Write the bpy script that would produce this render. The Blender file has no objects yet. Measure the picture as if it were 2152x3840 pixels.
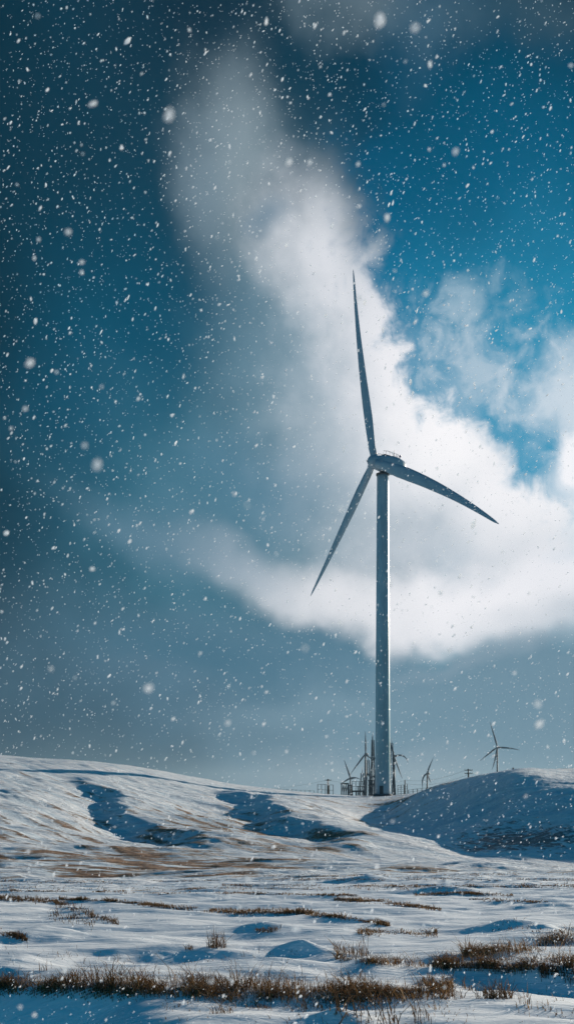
import bpy, math, random
import numpy as np
from mathutils import Vector, Matrix

# ------------------------------------------------------------------ basics
F, CX, HY, EYE = 2500.0, 722.0, 1985.0, 1.7        # survey constants: a 35 mm lens at eye height looking north (+y)
SUN_EL, SUN_AZ = math.radians(13.0), math.radians(41.0)   # azimuth clockwise from +y
sc = bpy.context.scene
col = sc.collection
rs = np.random.default_rng(11)
random.seed(5)

def sstep(a, b, x):
    t = np.clip((x - a) / (b - a), 0, 1)
    return t * t * (3 - 2 * t)

# ------------------------------------------------------------------ noise
def _h(ix, iy, seed):
    h = (ix.astype(np.int64) * 374761393 + iy.astype(np.int64) * 668265263 + seed * 974711) & 0xffffffff
    h = ((h ^ (h >> 13)) * 1274126177) & 0xffffffff
    return ((h ^ (h >> 16)) & 0xffff) / 65535.0
def noise(x, y, seed=0):
    ix, iy = np.floor(x), np.floor(y)
    fx, fy = x - ix, y - iy
    def g(dx, dy):
        a = _h(ix + dx, iy + dy, seed) * 2 * np.pi
        return np.cos(a) * (fx - dx) + np.sin(a) * (fy - dy)
    ux, uy = fx * fx * fx * (fx * (fx * 6 - 15) + 10), fy * fy * fy * (fy * (fy * 6 - 15) + 10)
    a = g(0, 0) * (1 - ux) + g(1, 0) * ux
    b = g(0, 1) * (1 - ux) + g(1, 1) * ux
    return (a * (1 - uy) + b * uy) * 1.5
def fbm(x, y, seed=0, octv=4, gain=.5):
    s, a, t = 0, 1, 0
    for k in range(octv):
        s = s + a * noise(x * 2 ** k, y * 2 ** k, seed + k); t += a; a *= gain
    return s / t

# ------------------------------------------------------------------ terrain
KD = np.array([1.5, 5, 10, 16, 30, 60, 80, 90, 105, 120, 134, 150, 190, 240, 300, 450, 800, 1500, 4000, 9000.])
KC = np.array([-500, 0, 300, 600, 820, 962, 1100, 1200, 1300, 1444, 1900.])
#          30    60    80    90   105   120   134   150   190   240   300
PYT = {-500: [2225, 2150, 2090, 2060, 2010, 1960, 1930, 1900, 1862, 1850, 1860],
          0: [2228, 2168, 2122, 2092, 2050, 2010, 1982, 1952, 1903, 1903, 1912],
        300: [2226, 2176, 2146, 2128, 2100, 2070, 2042, 2010, 1934, 1924, 1935],
        600: [2222, 2180, 2156, 2145, 2125, 2098, 2076, 2052, 1998, 1974, 1982],
        820: [2218, 2182, 2162, 2152, 2135, 2112, 2092, 2072, 2030, 1998, 2000],
        962: [2216, 2186, 2170, 2160, 2145, 2126, 2109, 2092, 2048, 2003, 2004],
       1100: [2216, 2190, 2176, 2168, 2156, 2138, 2098, 2045, 1996, 1988, 1994],
       1200: [2216, 2192, 2182, 2176, 2162, 2110, 2026, 1984, 1970, 1975, 1982],
       1300: [2216, 2196, 2186, 2178, 2150, 2040, 1968, 1954, 1950, 1958, 1970],
       1444: [2216, 2198, 2190, 2180, 2100, 1995, 1962, 1946, 1934, 1944, 1955],
       1900: [2216, 2200, 2190, 2150, 2040, 1940, 1903, 1905, 1912, 1925, 1940]}
_ZT = []
for c in KC:
    near = [0.0, 0.0, -.12, -.32]
    mid = [EYE + (HY - p) / F * d for p, d in zip(PYT[int(c)], KD[4:15])]
    e = mid[-1]
    far = [min(e, 0) - 3.5, min(e, 0) - 9, -30, -75, -150]
    far = [far[0] * .6 + e * .4, far[1] * .85 + e * .15, far[2], far[3], far[4]]
    _ZT.append(near + mid + far)
_ZT = np.array(_ZT)

def _cub(xk, Y, x):       # monotone-ish Hermite along last axis; Y (ncol, nk) -> values for every column
    h = np.diff(xk)
    dl = np.diff(Y, axis=1) / h
    m = np.zeros_like(Y)
    m[:, 1:-1] = np.where(dl[:, 1:] * dl[:, :-1] > 0, 2 * dl[:, 1:] * dl[:, :-1] / (dl[:, 1:] + dl[:, :-1] + 1e-12), 0)
    i = np.clip(np.searchsorted(xk, x) - 1, 0, len(xk) - 2)
    t = (x - xk[i]) / h[i]
    return i, t, h, m
_LK = np.log(KD)
def _smooth_table(L, px):
    i, t, h, m = _cub(_LK, _ZT, L)
    h00 = 2 * t ** 3 - 3 * t ** 2 + 1; h10 = t ** 3 - 2 * t ** 2 + t; h01 = -2 * t ** 3 + 3 * t ** 2; h11 = t ** 3 - t ** 2
    def colv(c):
        return h00 * _ZT[c, i] + h10 * h[i] * m[c, i] + h01 * _ZT[c, i + 1] + h11 * h[i] * m[c, i + 1]
    j = np.clip(np.searchsorted(KC, px) - 1, 0, len(KC) - 2)
    s = (px - KC[j]) / (KC[j + 1] - KC[j])
    # Catmull-Rom style across columns
    j0, j2, j3 = np.clip(j - 1, 0, len(KC) - 1), j + 1, np.clip(j + 2, 0, len(KC) - 1)
    a, b, c, d = colv(j0), colv(j), colv(j2), colv(j3)
    w = (KC[j2] - KC[j])
    mb = (c - a) / np.maximum(KC[j2] - KC[j0], 1) * w
    mc = (d - b) / np.maximum(KC[j3] - KC[j], 1) * w
    return (2 * s ** 3 - 3 * s ** 2 + 1) * b + (s ** 3 - 2 * s ** 2 + s) * mb + (-2 * s ** 3 + 3 * s ** 2) * c + (s ** 3 - s ** 2) * mc

def hill_ridge(x, y, pts, A, w1, w2, y0, y1, wob):
    # a snow rib: a valley line, a steep face rising to its right, then a long gentle back
    ys = np.array([p[0] for p in pts]); xs = np.array([(p[1] - CX) / F * p[0] for p in pts])
    o = np.argsort(ys)
    xv = np.interp(y, ys[o], xs[o]) + wob * noise(y * .05, y * 0 + 3.3, 7) * 5 + wob * noise(y * .16, y * 0 + 1.3, 9) * 1.6
    s = x - xv
    up = sstep(0, w1, s)
    dn = 1 - sstep(w1 * .85, w1 + w2, s)
    win = sstep(y0, y0 + 22, y) * (1 - sstep(y1 - 40, y1, y))
    return A * up * dn * win

MOUNDS = []       # x, y, radius x, radius y, height, sharpness
def px2(px, y):
    return (px - CX) / F * y
for px, y, rx, ry, hgt in [(762, 11.3, .30, .16, .13), (715, 11.6, .30, .2, .05), (1290, 13.6, .55, .35, .10), (1370, 13.2, .4, .3, .08),
                           (1330, 9.7, .9, .45, .12), (1180, 10.1, .5, .35, .09), (845, 7.35, .28, .22, .13), (575, 11.0, .55, .22, .05),
                           (420, 11.0, .7, .3, .05), (1250, 9.05, .4, .25, .07), (1130, 10.9, .35, .25, .06), (930, 10.2, .3, .2, .07),
                           (870, 10.5, .25, .2, .06), (1420, 10.4, .5, .3, .08), (660, 13.6, .35, .3, .07), (1120, 22, .7, .6, .10),
                           (240, 10.6, .6, .3, .06), (60, 10.4, .5, .3, .07), (930, 28, .5, .6, .12), (100, 13, .6, .5, .10),
                           (690, 10.2, .5, .25, .05), (1000, 14.5, .7, .5, .06), (1380, 18, 1.1, .8, .14), (1230, 25, 1.2, 1, .15)]:
    MOUNDS.append((px2(px, y), y, rx, ry, hgt))

def streaks(x, y):
    """wind ribs: running down the far slopes, across the wind on the flats"""
    wx = x + .8 * noise(x / 12, y / 20, 81); wy = y
    hill = fbm((.62 * wx - .78 * wy) / 30, (.78 * wx + .62 * wy) / 1.7, 83, 4, .56)
    right = fbm((.7 * wx - .71 * wy) / 22, (.71 * wx + .7 * wy) / 1.5, 85, 4, .65)
    flat = fbm((x + .25 * y) / 5.0, (y - .12 * x) / 1.05, 87, 4, .66)
    d = np.hypot(x, y); k = sstep(62, 92, d); r = sstep(4, 16, x)
    return flat * (1 - k) + k * (hill * (1 - r) + right * r)
def ground_z(x, y, fine=True):
    x = np.asarray(x, float); y = np.asarray(y, float)
    d = np.sqrt(x * x + y * y) + 1e-6
    az = np.arctan2(x, y)
    ac = np.clip(az, -.45, .45)
    px = np.clip(CX + F * np.tan(ac), -500, 1900)
    Y = np.clip(d * np.cos(ac), 1.5, 9000)
    z = _smooth_table(np.log(Y), px)
    back = sstep(1.0, 2.7, np.abs(az))
    z = z * (1 - back) + back * np.interp(d, [0, 30, 120, 300, 1500, 9000], [0, -.4, -3, -4, -30, -150])
    front = (1 - sstep(.5, .9, np.abs(az)))
    z = z + front * (hill_ridge(x, y, [(195, 545), (170, 600), (130, 665), (108, 750), (92, 850), (80, 960)], 2.4, 6.0, 26, 86, 202, 1)
                     + hill_ridge(x, y, [(175, 150), (150, 215), (130, 275), (112, 345), (98, 430), (85, 540)], 1.8, 5.0, 20, 84, 176, 1)
                     + hill_ridge(x, y, [(210, 925), (185, 950), (160, 968), (140, 985), (115, 1040), (95, 1180)], 1.8, 8, 30, 90, 225, .5)
                     - 1.0 * np.exp(-((y - 118) / 16) ** 2 - ((x + 16) / 7) ** 2))
    roll = sstep(14, 60, d) * (1 - sstep(160, 230, d) * .75) * (1 - .75 * sstep(5, 15, x) * sstep(75, 95, d))
    z = z + roll * (.8 * fbm(x / 26 + 3, y / 20, 21, 3) + .5 * fbm(x / 9 + y / 30, y / 5, 25, 3))
    z = z + .14 * fbm(x / 2.6, y / 1.3 + 4, 31, 3) * (1 - sstep(40, 90, d)) * sstep(2, 6, d)
    for mx, my, rx, ry, hh in MOUNDS:
        a = np.sqrt(((x - mx) / rx) ** 2 + ((y - my) / ry) ** 2) * (1 + .25 * noise(x * 3, y * 3, 40))
        z = z + 1.05 * hh * np.exp(-a ** 1.5 * 1.3)
    # added near-left drop, sloped off the sun to darken that corner
    t = (-.67 * (x + 1.75) - .74 * (y - 8.95)) + .35 * noise(x * .9, y * .9, 51)
    z = z - (1.05 * sstep(-.1, 1.9, t) + .35 * sstep(1.5, 5, t)) * sstep(.7, 1.6, -x) * sstep(-.2, .15, t + .1)
    # hollow behind the right grass with a shaded lip
    t2 = (-.5 * (x - 2.2) - .86 * (y - 10.0))
    z = z - .16 * sstep(-.15, .35, t2) * (1 - sstep(.45, 1.8, t2)) * sstep(1.2, 2.0, x) * (1 - sstep(5, 7, x))
    if fine:
        nx = x + .35 * y
        z = z + .018 * fbm(nx / 1.1, y / .32, 61, 4, .6) * (1 - sstep(25, 60, d))
        z = z + .13 * streaks(x, y) * sstep(18, 40, d) * (.55 + .45 * sstep(60, 90, d)) * (1 - sstep(260, 420, d))
        z = z + .16 * fbm((x * .9 + y * .3) / 9.0, (y - x * .35) / 3.2, 71, 4, .62) * sstep(22, 75, d) * (1 - sstep(260, 420, d))
        z = z + .05 * fbm((x + y * .3) / 3.5, (y - x * .2) / 1.1, 77, 3, .62) * sstep(14, 26, d) * (1 - sstep(60, 90, d))
    return z

# ------------------------------------------------------------------ mesh helpers
def new_obj(name, me, mat=None, parent=None):
    o = bpy.data.objects.new(name, me)
    if mat is not None and me is not None:
        me.materials.append(mat)
    col.objects.link(o)
    if parent is not None:
        o.parent = parent
    return o
def np_mesh(name, V, faces_idx, loop_tot, smooth=True):
    me = bpy.data.meshes.new(name)
    me.vertices.add(len(V)); me.vertices.foreach_set('co', np.ascontiguousarray(V, dtype=np.float32).ravel())
    me.loops.add(len(faces_idx)); me.loops.foreach_set('vertex_index', np.ascontiguousarray(faces_idx, dtype=np.int32))
    st = np.concatenate([[0], np.cumsum(loop_tot)[:-1]]).astype(np.int32)
    me.polygons.add(len(loop_tot)); me.polygons.foreach_set('loop_start', st)
    me.polygons.foreach_set('use_smooth', np.full(len(loop_tot), smooth))
    me.update(calc_edges=True)
    return me
def tag(o, label=None, cat=None, group=None, kind=None):
    if label: o['label'] = label
    if cat: o['category'] = cat
    if group: o['group'] = group
    if kind: o['kind'] = kind
    return o
def empty(name, loc, label=None, cat=None, group=None):
    o = bpy.data.objects.new(name, None); o.location = loc; o.empty_display_size = .2
    col.objects.link(o); return tag(o, label, cat, group)

class MB:
    def __init__(s): s.v, s.f, s.sm = [], [], []
    def add(s, vs, fs, sm=False):
        b = len(s.v); s.v += [tuple(p) for p in vs]
        for f in fs: s.f.append(tuple(b + i for i in f)); s.sm.append(sm)
    def ring_loft(s, rings, cap=True, sm=True):
        n = len(rings[0]); vs = [p for r in rings for p in r]; fs = []
        for k in range(len(rings) - 1):
            for i in range(n):
                j = (i + 1) % n
                fs.append((k * n + i, k * n + j, (k + 1) * n + j, (k + 1) * n + i))
        b = len(s.v); s.add(vs, fs, sm)
        if cap:
            s.f.append(tuple(b + i for i in reversed(range(n)))); s.sm.append(False)
            e = b + (len(rings) - 1) * n
            s.f.append(tuple(e + i for i in range(n))); s.sm.append(False)
        return s
    def tube(s, a, b, r0, r1=None, n=8):
        a, b = Vector(a), Vector(b); r1 = r0 if r1 is None else r1
        d = (b - a).normalized(); u = d.orthogonal().normalized(); w = d.cross(u)
        rg = []
        for p, r in ((a, r0), (b, r1)):
            rg.append([p + (u * math.cos(t) + w * math.sin(t)) * r for t in [2 * math.pi * i / n for i in range(n)]])
        return s.ring_loft(rg, sm=n > 5)
    def path(s, pts, radii, n=8):
        rg = []
        for k, p in enumerate(pts):
            p = Vector(p); a = Vector(pts[max(k - 1, 0)]); b = Vector(pts[min(k + 1, len(pts) - 1)])
            d = (b - a).normalized(); u = Vector((0, 0, 1)) if abs(d.z) < .9 else Vector((1, 0, 0))
            u = (u - d * u.dot(d)).normalized(); w = d.cross(u)
            rg.append([p + (u * math.cos(t) + w * math.sin(t)) * radii[k] for t in [2 * math.pi * i / n for i in range(n)]])
        return s.ring_loft(rg)
    def lathe(s, prof, c=(0, 0, 0), n=32, axis=None):
        ax = Vector(axis or (0, 0, 1)).normalized(); u = ax.orthogonal().normalized(); w = ax.cross(u); c = Vector(c)
        rg = [[c + ax * h + (u * math.cos(t) + w * math.sin(t)) * r for t in [2 * math.pi * i / n for i in range(n)]] for r, h in prof]
        return s.ring_loft(rg)
    def box(s, c, sx, sy, sz, ax=None):
        c = Vector(c); X, Y, Z = ax or (Vector((1, 0, 0)), Vector((0, 1, 0)), Vector((0, 0, 1)))
        vs = [c + X * (a * sx / 2) + Y * (b * sy / 2) + Z * (d * sz / 2) for a in (-1, 1) for b in (-1, 1) for d in (-1, 1)]
        s.add(vs, [(0, 1, 3, 2), (4, 6, 7, 5), (0, 4, 5, 1), (2, 3, 7, 6), (0, 2, 6, 4), (1, 5, 7, 3)])
        return s
    def build(s, name, mat, parent=None, origin=(0, 0, 0)):
        me = bpy.data.meshes.new(name); o = Vector(origin)
        me.from_pydata([tuple(Vector(p) - o) for p in s.v], [], s.f); me.update()
        me.polygons.foreach_set('use_smooth', s.sm)
        ob = new_obj(name, me, mat, parent)
        if parent is None: ob.location = o
        return ob

# ------------------------------------------------------------------ materials
def mat(name, base, rough=.6, spec=.5, metal=0, bump=0, bscale=8, var=0, vscale=3):
    m = bpy.data.materials.new(name); m.use_nodes = True; nt = m.node_tree; b = nt.nodes['Principled BSDF']
    b.inputs['Base Color'].default_value = (*base, 1); b.inputs['Roughness'].default_value = rough
    b.inputs['Specular IOR Level'].default_value = spec; b.inputs['Metallic'].default_value = metal
    if var or bump:
        tc = nt.nodes.new('ShaderNodeTexCoord')
        mp = nt.nodes.new('ShaderNodeMapping'); nt.links.new(tc.outputs['Object'], mp.inputs[0])
        n = nt.nodes.new('ShaderNodeTexNoise'); n.inputs['Scale'].default_value = vscale; n.inputs['Detail'].default_value = 5
        nt.links.new(mp.outputs[0], n.inputs['Vector'])
        if var:
            mp.inputs['Scale'].default_value = (1, 1, .25)
            r = nt.nodes.new('ShaderNodeMapRange'); r.inputs[1].default_value = .3; r.inputs[2].default_value = .7
            r.inputs[3].default_value = 1 - var; r.inputs[4].default_value = 1
            nt.links.new(n.outputs[0], r.inputs[0])
            mx = nt.nodes.new('ShaderNodeMix'); mx.data_type = 'RGBA'; mx.blend_type = 'MULTIPLY'; mx.inputs[0].default_value = 1
            mx.inputs[6].default_value = (*base, 1); nt.links.new(r.outputs[0], mx.inputs[7])
            nt.links.new(mx.outputs[2], b.inputs['Base Color'])
        if bump:
            n2 = nt.nodes.new('ShaderNodeTexNoise'); n2.inputs['Scale'].default_value = bscale
            nt.links.new(tc.outputs['Object'], n2.inputs['Vector'])
            bp = nt.nodes.new('ShaderNodeBump'); bp.inputs['Strength'].default_value = bump
            nt.links.new(n2.outputs[0], bp.inputs['Height']); nt.links.new(bp.outputs[0], b.inputs['Normal'])
    return m
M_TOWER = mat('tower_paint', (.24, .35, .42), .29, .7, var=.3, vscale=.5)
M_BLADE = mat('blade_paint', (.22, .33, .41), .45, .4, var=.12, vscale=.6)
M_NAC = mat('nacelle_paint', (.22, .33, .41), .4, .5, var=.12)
M_STEEL = mat('dark_steel', (.035, .045, .055), .5, .5, metal=.2)
M_DARKRED = mat('rust_brown_seal', (.10, .035, .02), .6)
M_CONC = mat('wet_concrete', (.07, .085, .10), .8, var=.4)
M_FARM = mat('weathered_far_steel', (.035, .05, .07), .6, var=.2)
M_FARB = mat('far_blade_paint', (.06, .085, .11), .6)
M_WOOD = mat('pole_wood', (.05, .045, .04), .8, var=.3)
M_GLASS = mat('lamp_glass', (.05, .06, .2), .2)

def snow_material():
    m = bpy.data.materials.new('windblown_snow'); m.use_nodes = True; nt = m.node_tree; L = nt.links
    b = nt.nodes['Principled BSDF']; N = nt.nodes.new
    b.inputs['Roughness'].default_value = .55; b.inputs['Specular IOR Level'].default_value = .25
    geo = N('ShaderNodeNewGeometry')
    def mapping(sx, sy, sz, rot=0):
        mp = N('ShaderNodeMapping'); mp.inputs['Scale'].default_value = (sx, sy, sz); mp.inputs['Rotation'].default_value = (0, 0, rot)
        L.new(geo.outputs['Position'], mp.inputs[0]); return mp.outputs[0]
    def nz(vec, scale=1, det=5, rough=.6, dist=0):
        n = N('ShaderNodeTexNoise'); n.inputs['Scale'].default_value = scale; n.inputs['Detail'].default_value = det
        n.inputs['Roughness'].default_value = rough; n.inputs['Distortion'].default_value = dist
        L.new(vec, n.inputs['Vector']); return n.outputs[0]
    def mr(v, a, c, d=0, e=1, sm=True):
        r = N('ShaderNodeMapRange'); r.interpolation_type = 'SMOOTHSTEP' if sm else 'LINEAR'
        L.new(v, r.inputs[0]) if not isinstance(v, float) else None
        for i, q in enumerate((a, c, d, e)): r.inputs[i + 1].default_value = q
        return r.outputs[0]
    def mth(op, a, c):
        n = N('ShaderNodeMath'); n.operation = op
        for i, q in enumerate((a, c)):
            if isinstance(q, (int, float)): n.inputs[i].default_value = q
            else: L.new(q, n.inputs[i])
        return n.outputs[0]
    def att(nm):
        a = N('ShaderNodeAttribute'); a.attribute_name = nm; return a.outputs['Fac']
    def mix(f, a, c):
        x = N('ShaderNodeMix'); x.data_type = 'RGBA'
        if isinstance(f, (int, float)): x.inputs[0].default_value = f
        else: L.new(f, x.inputs[0])
        for i, q in ((6, a), (7, c)):
            if isinstance(q, tuple): x.inputs[i].default_value = (*q, 1)
            else: L.new(q, x.inputs[i])
        return x.outputs[2]
    stub, heath, farr = att('stubble'), att('heath'), att('far')
    # far streaks: dry stalks and bluer or whiter snow along the slope
    sv = mapping(.11, .62, 1.1, math.radians(-16))
    s1 = nz(sv, 1.0, 6, .72, .3)
    s2 = nz(mapping(.6, 2.6, 5, math.radians(-14)), 1, 5, .75, .2)
    fine = mth('ADD', mth('MULTIPLY', s1, .4), mth('MULTIPLY', s2, .6))
    thr = mth('SUBTRACT', .66, mth('MULTIPLY', stub, .26))
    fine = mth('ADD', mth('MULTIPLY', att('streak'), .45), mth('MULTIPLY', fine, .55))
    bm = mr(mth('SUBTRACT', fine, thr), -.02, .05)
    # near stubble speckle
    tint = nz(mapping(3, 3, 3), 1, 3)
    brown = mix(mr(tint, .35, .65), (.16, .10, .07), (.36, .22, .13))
    snow_tone = mix(mr(fine, .38, .58), (.50, .64, .75), (.85, .87, .90))  # snow colour, bluer in low streaks and whiter in high ones
    snow_tone = mix(mth('MULTIPLY', farr, .8), (.80, .84, .88), snow_tone)
    c = mix(bm, snow_tone, brown)
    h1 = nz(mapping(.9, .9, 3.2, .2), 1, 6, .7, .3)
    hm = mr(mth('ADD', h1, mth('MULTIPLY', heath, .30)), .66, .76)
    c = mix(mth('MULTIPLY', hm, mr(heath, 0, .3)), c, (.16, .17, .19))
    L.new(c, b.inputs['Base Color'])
    # relief
    b1 = nz(mapping(1.1, 5.2, 3, math.radians(-12)), 1, 6, .62, .6)
    b2 = nz(mapping(9, 34, 20, math.radians(-10)), 1, 4, .6)
    bumpn = N('ShaderNodeBump'); bumpn.inputs['Distance'].default_value = .05; bumpn.inputs['Strength'].default_value = .75
    near = mth('ADD', b1, mth('MULTIPLY', b2, .16))
    L.new(near, bumpn.inputs['Height'])
    bump2 = N('ShaderNodeBump'); bump2.inputs['Distance'].default_value = 1.3
    L.new(mth('MULTIPLY', farr, .9), bump2.inputs['Strength'])
    L.new(mth('ADD', s1, mth('MULTIPLY', bm, .25)), bump2.inputs['Height']); L.new(bumpn.outputs[0], bump2.inputs['Normal'])
    L.new(bump2.outputs[0], b.inputs['Normal'])
    return m

# ------------------------------------------------------------------ ground sheet
azs = np.concatenate([np.linspace(-180, -40, 40, endpoint=False), np.linspace(-40, -19, 60, endpoint=False),
                      np.linspace(-19, 19, 850, endpoint=False), np.linspace(19, 40, 60, endpoint=False), np.linspace(40, 180, 41)])
azr = np.radians(azs)
dd = np.concatenate([np.geomspace(.4, 5.5, 30, endpoint=False), np.geomspace(5.5, 320, 900, endpoint=False), np.geomspace(320, 9000, 70)])
AA, DD = np.meshgrid(azr, dd, indexing='ij')
GX, GY = DD * np.sin(AA), DD * np.cos(AA)
GZ = ground_z(GX.ravel(), GY.ravel()).reshape(GX.shape)
GZ[-1] = GZ[0]
na, nd = GX.shape
V = np.stack([GX, GY, GZ], -1).reshape(-1, 3)
centre = np.array([[0, 0, float(GZ[:, 0].mean())]])
I = np.arange(na * nd).reshape(na, nd)
q = np.stack([I[:-1, :-1], I[1:, :-1], I[1:, 1:], I[:-1, 1:]], -1)[:, :, ::-1].reshape(-1, 4)
Vall = np.concatenate([V, centre])
tri = np.stack([np.full(na - 1, na * nd), I[1:, 0], I[:-1, 0]], -1)[:, ::-1]
loops = np.concatenate([q.ravel(), tri.ravel()]); tot = np.concatenate([np.full(len(q), 4), np.full(len(tri), 3)])
gme = np_mesh('snow_ground', Vall, loops, tot)
gx, gy, gz = Vall[:, 0], Vall[:, 1], Vall[:, 2]
gd = np.hypot(gx, gy)
gpx = CX + F * gx / np.maximum(gy, .5)
# where stubble shows through (a property of the place: windward rib backs and the flats)
rib = fbm(gx / 14 + 5, gy / 9, 91, 4)
patch = fbm((gx + gy * .4) / 5.5, gy / 7.0, 95, 4)
def blob(px, y, sx, sy):
    return np.exp(-((gx - px2(px, y)) / sx) ** 2 - ((gy - y) / sy) ** 2)
st = .26 + .55 * np.clip(patch + .1, -1, 1)
st = st + .42 * blob(560, 118, 9, 26) + .45 * blob(930, 140, 4, 22) + .35 * blob(300, 62, 9, 12) + .35 * blob(1010, 200, 8, 26)
st = st + .25 * blob(80, 100, 8, 14) + .35 * blob(460, 75, 7, 12) + .4 * blob(850, 100, 7, 16)
st = st - .5 * blob(1300, 110, 22, 34) - .35 * sstep(150, 190, gd) * (1 - sstep(700, 800, gpx))
st = st * sstep(19, 34, gd) - .05 + .25 * (sstep(30, 45, gd) - sstep(55, 75, gd)) * (.6 + patch)
he = blob(1240, 109, 6, 7) * .62 + blob(1180, 101, 5, 5) * .5 + blob(1400, 99, 5, 5) * .5 + blob(1330, 103, 5, 4) * .55
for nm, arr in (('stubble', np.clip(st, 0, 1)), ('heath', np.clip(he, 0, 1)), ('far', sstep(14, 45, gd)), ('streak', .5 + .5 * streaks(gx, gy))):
    a = gme.attributes.new(nm, 'FLOAT', 'POINT'); a.data.foreach_set('value', arr.astype(np.float32))
ground = new_obj('snow_ground', gme, snow_material())
tag(ground, 'windswept snow field rising into low hills', None, None, 'structure')

# line of sight table over the sheet: which distance lies at a given survey mark
_sel = np.where(np.abs(azs) < 19)[0]
_PX = CX + F * np.tan(azr[_sel])
_PYm = HY - F * (GZ[_sel] - EYE) / GY[_sel]
_PYm = np.minimum.accumulate(_PYm, axis=1)
def on_ground(px, py):
    px = np.atleast_1d(np.asarray(px, float)); py = np.atleast_1d(np.asarray(py, float))
    k = np.clip(np.searchsorted(_PX, px), 0, len(_PX) - 1)
    out = np.zeros((len(px), 3))
    for i, (kk, yy) in enumerate(zip(k, py)):
        r = _PYm[kk][::-1]
        j = np.searchsorted(r, yy)
        j = len(r) - 1 - min(j, len(r) - 1)
        out[i, 1] = GY[_sel[kk], j] if 0 <= j < nd else 10
    out[:, 0] = (px - CX) / F * out[:, 1]
    out[:, 2] = ground_z(out[:, 0], out[:, 1])
    return out
def gz1(x, y):
    return float(ground_z(np.array([x]), np.array([y]))[0])

# ------------------------------------------------------------------ sky
world = bpy.data.worlds.new('World'); sc.world = world; world.use_nodes = True
wt = world.node_tree; wt.nodes.clear(); WN = wt.nodes.new; WL = wt.links
wout = WN('ShaderNodeOutputWorld'); bg = WN('ShaderNodeBackground'); bg.inputs['Strength'].default_value = .1
WL.new(bg.outputs[0], wout.inputs[0])
def wm(op, a, b=None, c=None):
    n = WN('ShaderNodeMath'); n.operation = op
    for i, q_ in enumerate((a, b, c)):
        if q_ is None: continue
        if isinstance(q_, (int, float)): n.inputs[i].default_value = q_
        else: WL.new(q_, n.inputs[i])
    return n.outputs[0]
def wmix(f, a, b, mode='MIX'):
    n = WN('ShaderNodeMix'); n.data_type = 'RGBA'; n.blend_type = mode
    if isinstance(f, (int, float)): n.inputs[0].default_value = f
    else: WL.new(f, n.inputs[0])
    for i, q_ in ((6, a), (7, b)):
        if isinstance(q_, tuple): n.inputs[i].default_value = (*q_, 1)
        else: WL.new(q_, n.inputs[i])
    return n.outputs[2]
def wmr(v, a, b, c=0, d=1, it='SMOOTHSTEP'):
    n = WN('ShaderNodeMapRange'); n.interpolation_type = it; WL.new(v, n.inputs[0])
    for i, q_ in enumerate((a, b, c, d)): n.inputs[i + 1].default_value = q_
    return n.outputs[0]
tc = WN('ShaderNodeTexCoord'); sep = WN('ShaderNodeSeparateXYZ'); WL.new(tc.outputs['Generated'], sep.inputs[0])
dx, dy, dz = sep.outputs
azn = wm('ARCTAN2', dx, dy)
eln = wm('ARCTAN2', dz, wm('SQRT', wm('ADD', wm('MULTIPLY', dx, dx), wm('MULTIPLY', dy, dy))))
P = WN('ShaderNodeCombineXYZ'); WL.new(wm('MULTIPLY', azn, 10.0), P.inputs[0]); WL.new(wm('MULTIPLY', eln, 10.0), P.inputs[1])
def wnoise(scale, det, rough, off, colr=False, sx=1, sy=1, dist=0, rot=0):
    mp = WN('ShaderNodeMapping'); mp.inputs['Location'].default_value = (off, off * .7, off * .3); mp.inputs['Scale'].default_value = (sx, sy, 1)
    mp.inputs['Rotation'].default_value = (0, 0, rot)
    WL.new(P.outputs[0], mp.inputs[0])
    n = WN('ShaderNodeTexNoise'); n.inputs['Scale'].default_value = scale; n.inputs['Detail'].default_value = det
    n.inputs['Roughness'].default_value = rough; n.inputs['Distortion'].default_value = dist
    WL.new(mp.outputs[0], n.inputs['Vector']); return n.outputs[1 if colr else 0]
warp = WN('ShaderNodeVectorMath'); warp.operation = 'SUBTRACT'; WL.new(wnoise(.85, 3, .5, 3, True), warp.inputs[0]); warp.inputs[1].default_value = (.5, .5, .5)
wsc = WN('ShaderNodeVectorMath'); wsc.operation = 'SCALE'; WL.new(warp.outputs[0], wsc.inputs[0]); wsc.inputs['Scale'].default_value = .9
Pw = WN('ShaderNodeVectorMath'); Pw.operation = 'ADD'; WL.new(P.outputs[0], Pw.inputs[0]); WL.new(wsc.outputs[0], Pw.inputs[1])
n_big = wnoise(1.3, 4, .5, 8)                  # soft billows
n_det = wnoise(3.2, 10, .6, 17, dist=.35)      # broken edges

def ang(px, py):
    a = math.atan((px - CX) / F); e = math.atan((HY - py) / math.hypot(F, px - CX)); return a * 10, e * 10
def lin(c):
    c = c / 255.0
    return c / 12.92 if c <= .04045 else ((c + .055) / 1.055) ** 2.4
SKYK = 10.0 / (2 ** .55)       # background strength .1 and the exposure
def srgb(r, g, b):
    b = b * (.965 if r < 70 else 1.015)
    return (lin(r) * SKYK, lin(g) * SKYK, lin(b) * SKYK)

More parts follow.
